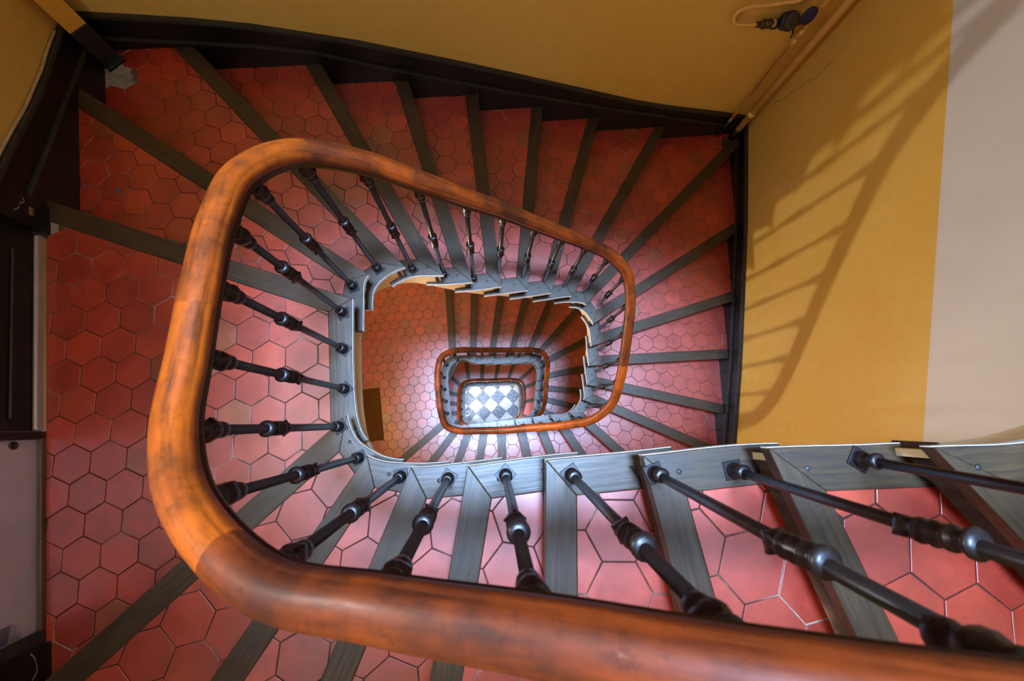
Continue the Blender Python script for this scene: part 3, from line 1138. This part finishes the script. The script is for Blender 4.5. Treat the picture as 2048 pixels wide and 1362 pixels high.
T_MLD = [(-2.46, -.25), (-2.32, -.26), (-1.92, -.31), (-1.29, -.38), (-.98, -.49), (-.10, -.76), (.99, -1.06), (2.34, -1.39), (2.5, -1.44)]
L_TOP = [(2.3, -.11), (2.18, -.09), (1.62, .03), (1.18, .16), (.95, .22)]
L_MLD = [(2.3, -.25), (2.18, -.23), (1.54, -.06), (1.04, .07), (.95, .09)]
R_TOP = [(2.9, -1.38), (1.87, -1.55), (.56, -1.84), (-.25, -2.06), (-1.4, -2.40)]
R_MLD = [(x, z - .15) for x, z in R_TOP]
skirting('baseboard_back', 'back', 'x', T_TOP, T_MLD, [-1.9, -1.2, -.63, -.11, .44, .98, 1.68], -2.42, 2.49)
skirting('baseboard_left', 'left', 'y', L_TOP, L_MLD, [1.84], .98, 2.29)
skirting('baseboard_right', 'right', 'y', R_TOP, R_MLD, [1.85, 1.18, .62, .06, -.5], -1.35, 2.86)

# ------------------------------------------------------------------ door on the left wall of the upper landing
la, lb, ln = inward(LW_A, LW_B, 0)
ld = (lb - la).normalized()
def lw(y, off=0):
    t = (y - la.y) / ld.y
    p = la + ld * t + ln * off
    return p
lang = math.atan2(ld.y, ld.x)
def lbox(name, y0, y1, z0, z1, off0, off1, mat, parent, ch=0):
    p = [lw(y0, off0), lw(y1, off0), lw(y1, off1), lw(y0, off1)]
    return prism(name, [tuple(q) for q in p], ZL + z0, ZL + z1, mat, parent, ch, bool(ch))
dr = empty('door_1', (*lw(.3), ZL)); dr['kind'] = 'structure'
lbox('door_frame', .86, 1.0, -.05, 2.15, -.02, .05, 'black', dr, .006)
lbox('door_frame', -.085, -.055, -.05, 2.15, -.02, .03, 'black', dr, .004)
lbox('door_leaf', -.055, .86, .0, 2.1, -.02, .012, 'black', dr)
lbox('door_panel_moulding', .0, .74, .115, .125, .012, .02, 'blackedge', dr, .003)
lbox('weather_bar', -.05, .845, .004, .04, .012, .032, 'alu', dr, .007)
lbox('threshold', -.83, -.06, -.03, .018, .0, .03, 'threshold', dr, .003)
pl = lbox('steel_plate', -.83, -.085, .012, 2.1, -.02, .012, 'steel', dr, .003)
V, Fc = lathe_data([(.017, 0), (.017, .004), (.012, .006), (.011, .003), (.004, .003), (.003, .005)], 16)
p = lw(-.105, .012)
mesh('lock_ring', rotated(V, (ln.x, ln.y, 0), (p.x, p.y, ZL + .105)), Fc, 'brass', dr, True)
V, Fc = lathe_data([(.016, 0), (.017, .003), (.010, .004)], 16)
# pilaster and foot of the wall at the near corner
pil = empty('trim_1', (*lw(-1.0, .04), ZL)); pil['kind'] = 'structure'
lbox('pilaster', -1.25, -.875, -.05, 2.3, -.02, .05, 'black', pil, .006)
lbox('pilaster_side', -.88, -.825, -.05, 2.3, -.02, .03, 'blackedge', pil, .004)
rubble('mortar_patch', [tuple(lw(-.86, .03)), tuple(lw(-.97, .06)), tuple(lw(-1.02, .18)), tuple(lw(-.94, .16)), tuple(lw(-.84, .06))], ZL, LU)
rubble('mortar_patch', [tuple(lw(.98, .04)), tuple(lw(.98, .09)), tuple(lw(.80, .075)), tuple(lw(.78, .04))], ZL, LU)

# paper tag on the door frame, blue reflection painted as a decal on the steel plate
tg = lbox('paper_tag', .915, .955, .070, .092, .05, .0512, 'tag', None)
tag(tg, 'small tan and yellow paper tag stuck on the black door frame', 'sticker')
lbox('yellow_half', .917, .953, .071, .080, .0512, .0516, 'tagy', tg)
for k in range(3):
    lbox('printed_mark', .921 + k * .0105, .928 + k * .0105, .0725, .0785, .0516, .0519, 'ink', tg)
bp_ = lbox('blue_reflection', -.822, -.762, .085, .150, .012, .0135, 'patch', None)
tag(bp_, 'painted blue reflection with a pink edge low on the steel door plate', 'sticker')
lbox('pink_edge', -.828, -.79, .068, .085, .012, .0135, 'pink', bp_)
# peeled paint on the black door frame and pilaster
def peel(pts, off, label):
    V, Fc = [], []
    q = catmull([Vector((y, z, 0)) for y, z in pts], 4)
    for k, c_ in enumerate(q):
        w = .003 + .004 * abs(math.sin(k * 1.7)) + .002 * random.random()
        a = lw(c_.x - w, off - .001); b = lw(c_.x + w, off - .001); c2 = lw(c_.x, off + .0012)
        V += [(a.x, a.y, ZL + c_.y), (b.x, b.y, ZL + c_.y), (c2.x, c2.y, ZL + c_.y)]
    for k in range(len(q) - 1):
        for u in range(3):
            w_ = (u + 1) % 3
            Fc.append((k * 3 + u, k * 3 + w_, k * 3 + 3 + w_, k * 3 + 3 + u))
    Fc += [(2, 1, 0), tuple(range(len(V) - 3, len(V)))]
    tag(mesh('peeled_paint', V, Fc, 'rubble'), label, 'paint chip')
peel([(.985, .118), (.965, .112), (.950, .128), (.925, .133), (.905, .152)], .05, 'pale streak of peeled paint on the black door frame above the paper tag')
peel([(-.885, .075), (-.90, .062), (-.925, .055), (-.955, .052), (-.975, .068)], .05, 'pale streak of peeled paint on the black pilaster at the near left corner')
# blue paint dot on a tile
dv, df = lathe_data([(.0105, 0), (.0105, .0012), (.008, .0018)], 16)
dt = mesh('paint_dot', [(x - 2.003, y + 1.209, z + ZL - RD + .0008) for x, y, z in dv], df, 'bluedot')
tag(dt, 'small blue paint dot on a red tile of the top winder', 'paint dot')

# ------------------------------------------------------------------ post in the far left corner
po_ = empty('corner_post', (-2.36, 2.19, ZL - 2 * RD)); tag(po_, 'square boxed pipe post in the far corner, ochre above and black below', 'post')
pc = (-2.36, 2.19)
pa = math.radians(50)
box('post_shaft', (*pc, ZL - .095 + 2.2), (.105, .105, 4.4), 'post', po_, pa, .004)
box('post_foot', (*pc, ZL - .215), (.107, .107, .24), 'black', po_, pa, .004)
box('post_plinth', (*pc, ZL - .327), (.117, .117, .018), 'black', po_, pa, .003)

# ------------------------------------------------------------------ cable on the left skirting
cp = []
for k in range(15):
    y = 2.10 - k * (2.10 - 1.0) / 14
    q = lw(y, .012 + .002 * math.sin(k * 1.9))
    cp.append((q.x, q.y, ZL + interp(L_TOP, y) + .010 + .002 * math.sin(k * 1.3)))
tag(tube('cable', catmull(cp, 3), .0065, 'cable', None, 8), 'cream cable running along the top of the left skirting', 'cable')

# ------------------------------------------------------------------ pipes in the far right corner
def pipe(name, x, y, r, z0, zmid, mat, label, collars):
    root = empty(name, (x, y, ZL + z0)); tag(root, label, 'pipe')
    tube('pipe_run', [(x, y, ZL + zmid), (x, y, ZL + 1.0), (x, y, ZC)], r, mat, root, 16)
    tube('painted_foot', [(x, y, ZL + z0 - .02), (x, y, ZL + zmid + .001)], r * 1.01, 'black', root, 16)
    for zc, rr, hh in collars:
        tube('collar', [(x, y, ZL + zc - hh / 2), (x, y, ZL + zc + hh / 2)], rr, mat, root, 16)
    return root
pipe('water_pipe', 2.425, 2.80, .031, -1.49, -1.38, 'pipe', 'thick ochre painted pipe in the far right corner', [(-1.19, .0335, .05)])
tp_ = pipe('water_pipe', 2.285, 2.815, .0145, -1.49, -1.30, 'pipe', 'thin ochre painted pipe with a rust streak beside the thick corner pipe', [(-.48, .019, .04), (-.41, .02, .05), (-.30, .021, .05)])
tube('rust_streak', [(2.273, 2.805, ZL - .5), (2.272, 2.806, ZL - .8), (2.274, 2.805, ZL - 1.0)], [.003, .005, .002], 'rust', tp_, 6)
# water meter on the back wall
ta, tb, tn = inward(TW_A, TW_B, 0)
td = (tb - ta).normalized()
def tw(x, off, z):
    t = (x - ta.x) / td.x
    q = ta + td * t + tn * off
    return Vector((q.x, q.y, ZL + z))
wm = empty('water_meter', tw(2.05, .05, -.4)); tag(wm, 'navy water meter with brass valve and looped hose on the back wall', 'water meter')
V, Fc = lathe_data([(.02, 0), (.056, .004), (.056, .05), (.06, .055), (.06, .062)], 20)
mesh('meter_body', rotated(V, (tn.x * .75, tn.y * .75, .66), tw(2.075, .05, -.315)), Fc, 'blue', wm, True)
V, Fc = lathe_data([(.052, 0), (.053, .02), (.046, .024), (.0, .024)], 20)
ctr = tw(2.075, .05, -.315) + Vector((tn.x * .75, tn.y * .75, .66)).normalized() * .062
mesh('meter_dial', rotated(V, (tn.x * .75, tn.y * .75, .66), ctr), Fc, 'dial', wm, True)
V, Fc = lathe_data([(.04, -.02), (.044, 0), (.03, .01)], 16)
mesh('meter_base', rotated(V, (tn.x, tn.y, -.2), tw(2.04, .04, -.35)), Fc, 'brass', wm, True)
V, Fc = lathe_data([(.052, 0), (.054, .006), (.054, .010), (.048, .012)], 24)
mesh('flip_lid', rotated(V, (tn.x * .9, tn.y * .9, .3), tw(2.175, .10, -.235)), Fc, 'blue', wm, True)
tube('hinge', [tw(2.13, .10, -.262), tw(2.15, .10, -.25)], .007, 'brass', wm, 8)
tube('union_nut', [tw(2.015, .045, -.33), tw(1.995, .045, -.33)], .024, 'white', wm, 6)
tube('union_pipe', [tw(2.03, .045, -.33), tw(1.96, .045, -.33)], .014, 'brass', wm, 10)
vb = tube('valve_body', [tw(1.985, .045, -.335), tw(1.955, .045, -.335), tw(1.935, .045, -.335), tw(1.90, .045, -.335)], [.018, .028, .032, .018], 'brass', wm, 12)
V, Fc = lathe_data([(.026, 0), (.03, .02), (.024, .028), (.02, .03), (.02, .042), (.012, .046), (.010, .065), (.004, .066)], 14)
mesh('valve_bonnet', rotated(V, (tn.x * .7, tn.y * .7, .7), tw(1.945, .06, -.32)), Fc, 'brass', wm, True)
tube('hose_union', [tw(1.90, .045, -.335), tw(1.875, .045, -.335)], .018, 'brass', wm, 6)
tube('outlet_fitting', [tw(2.12, .045, -.335), tw(2.17, .045, -.335), tw(2.24, .05, -.315), tw(2.29, .05, -.31)], [.02, .021, .018, .016], 'brass', wm, 10)
hz = [tw(1.875, .045, -.335), tw(1.80, .045, -.335), tw(1.72, .045, -.325), tw(1.675, .045, -.285), tw(1.68, .045, -.235), tw(1.74, .045, -.205), tw(1.85, .045, -.20), tw(1.98, .045, -.185), tw(2.10, .045, -.15), tw(2.2, .045, .1), tw(2.21, .045, .6)]
tube('copper_loop', catmull(hz, 6), .0115, 'pipe', wm, 10)
tube('wall_hook', [tw(2.235, .0, -.42), tw(2.235, .03, -.43), tw(2.24, .035, -.46)], .005, 'iron', wm, 6)
# crack beside the thick pipe on the right wall
ra, rb, rn = inward(RW_A, RW_B, 0)
rd = (rb - ra).normalized()
def rw_pt(y, z, off=.0008):
    t = (y - ra.y) / rd.y
    q = ra + rd * t + rn * off
    return (q.x, q.y, ZL + z)
ck = [(2.80, -1.10), (2.79, -1.02), (2.74, -.95), (2.72, -.85), (2.68, -.76), (2.66, -.66), (2.62, -.60), (2.63, -.52), (2.61, -.44)]
ckp = catmull([rw_pt(y, z) for y, z in ck], 3)
tag(tube('wall_crack', ckp, .0014, 'crack', None, 5), 'thin wandering crack in the ochre plaster near the corner pipe', 'crack')
V, Fc = lathe_data([(.012, 0), (.010, .001), (.002, .0015)], 7)
ch_ = mesh('paint_chip', rotated(V, (rn.x, rn.y, 0), rw_pt(1.93, -.98, 0)), Fc, 'white')
tag(ch_, 'tiny white chip in the ochre paint of the right wall', 'paint chip')

# ------------------------------------------------------------------ doormat and wall lamp of the lower landing
ma = math.atan2(ld.y, ld.x)
mt = empty('doormat', (-1.76, .11, ZM)); tag(mt, 'brown coir doormat lying on the lower landing', 'doormat')
mp_ = [(-1.578, .465), (-1.470, -.274), (-1.86, -.33), (-1.965, .41)]
prism('mat_pile', mp_, ZM + .002, ZM + .018, 'mat', mt, .003)
def wall_lamp(y, z, power, label):
    """opaque bowl on the wall, open at the top, with a lit globe inside"""
    b_ = lw(y, 0)
    c_ = lw(y, .13)
    lp = empty('wall_lamp', (b_.x, b_.y, z)); tag(lp, label, 'wall lamp')
    V, Fc = lathe_data([(.06, 0), (.06, .012), (.02, .02), (.02, .07)], 20)
    mesh('wall_plate', rotated(V, (ln.x, ln.y, 0), (b_.x, b_.y, z - .03)), Fc, 'white', lp, True)
    V, Fc = lathe_data([(.03, -.085), (.07, -.075), (.10, -.05), (.118, -.012), (.122, -.012), (.104, -.054), (.073, -.08), (.03, -.09)], 24)
    mesh('lamp_bowl', [(x + c_.x, y_ + c_.y, z_ + z) for x, y_, z_ in V], Fc, 'white', lp, True)
    V, Fc = lathe_data([(.02, -.06), (.045, -.045), (.055, -.02), (.055, 0), (.04, .02), (.02, .028)], 20)
    mesh('lamp_globe', [(x + c_.x, y_ + c_.y, z_ + z) for x, y_, z_ in V], Fc, 'glow', lp, True)
    d = bpy.data.lights.new('wall_lamp_light', 'POINT')
    d.energy = power
    d.color = (1, .965, .91)
    d.shadow_soft_size = .045
    o = bpy.data.objects.new('wall_lamp_light', d)
    COL.objects.link(o)
    o.location = (c_.x, c_.y, z + .075)
wall_lamp(-.1, ZL - 2.05, 215, 'lit bowl lamp on the left wall of the lower landing')
wall_lamp(-.1, ZL + 2.05, 105, 'added unseen fill lamp high on the left wall of the upper landing')  # out of view, added to lift the outer treads and back wall
wall_lamp(.3, ZL - 6.3, 90, 'added unseen fill lamp low on the left wall above the ground floor')  # out of view, added to brighten the dark lowest treads
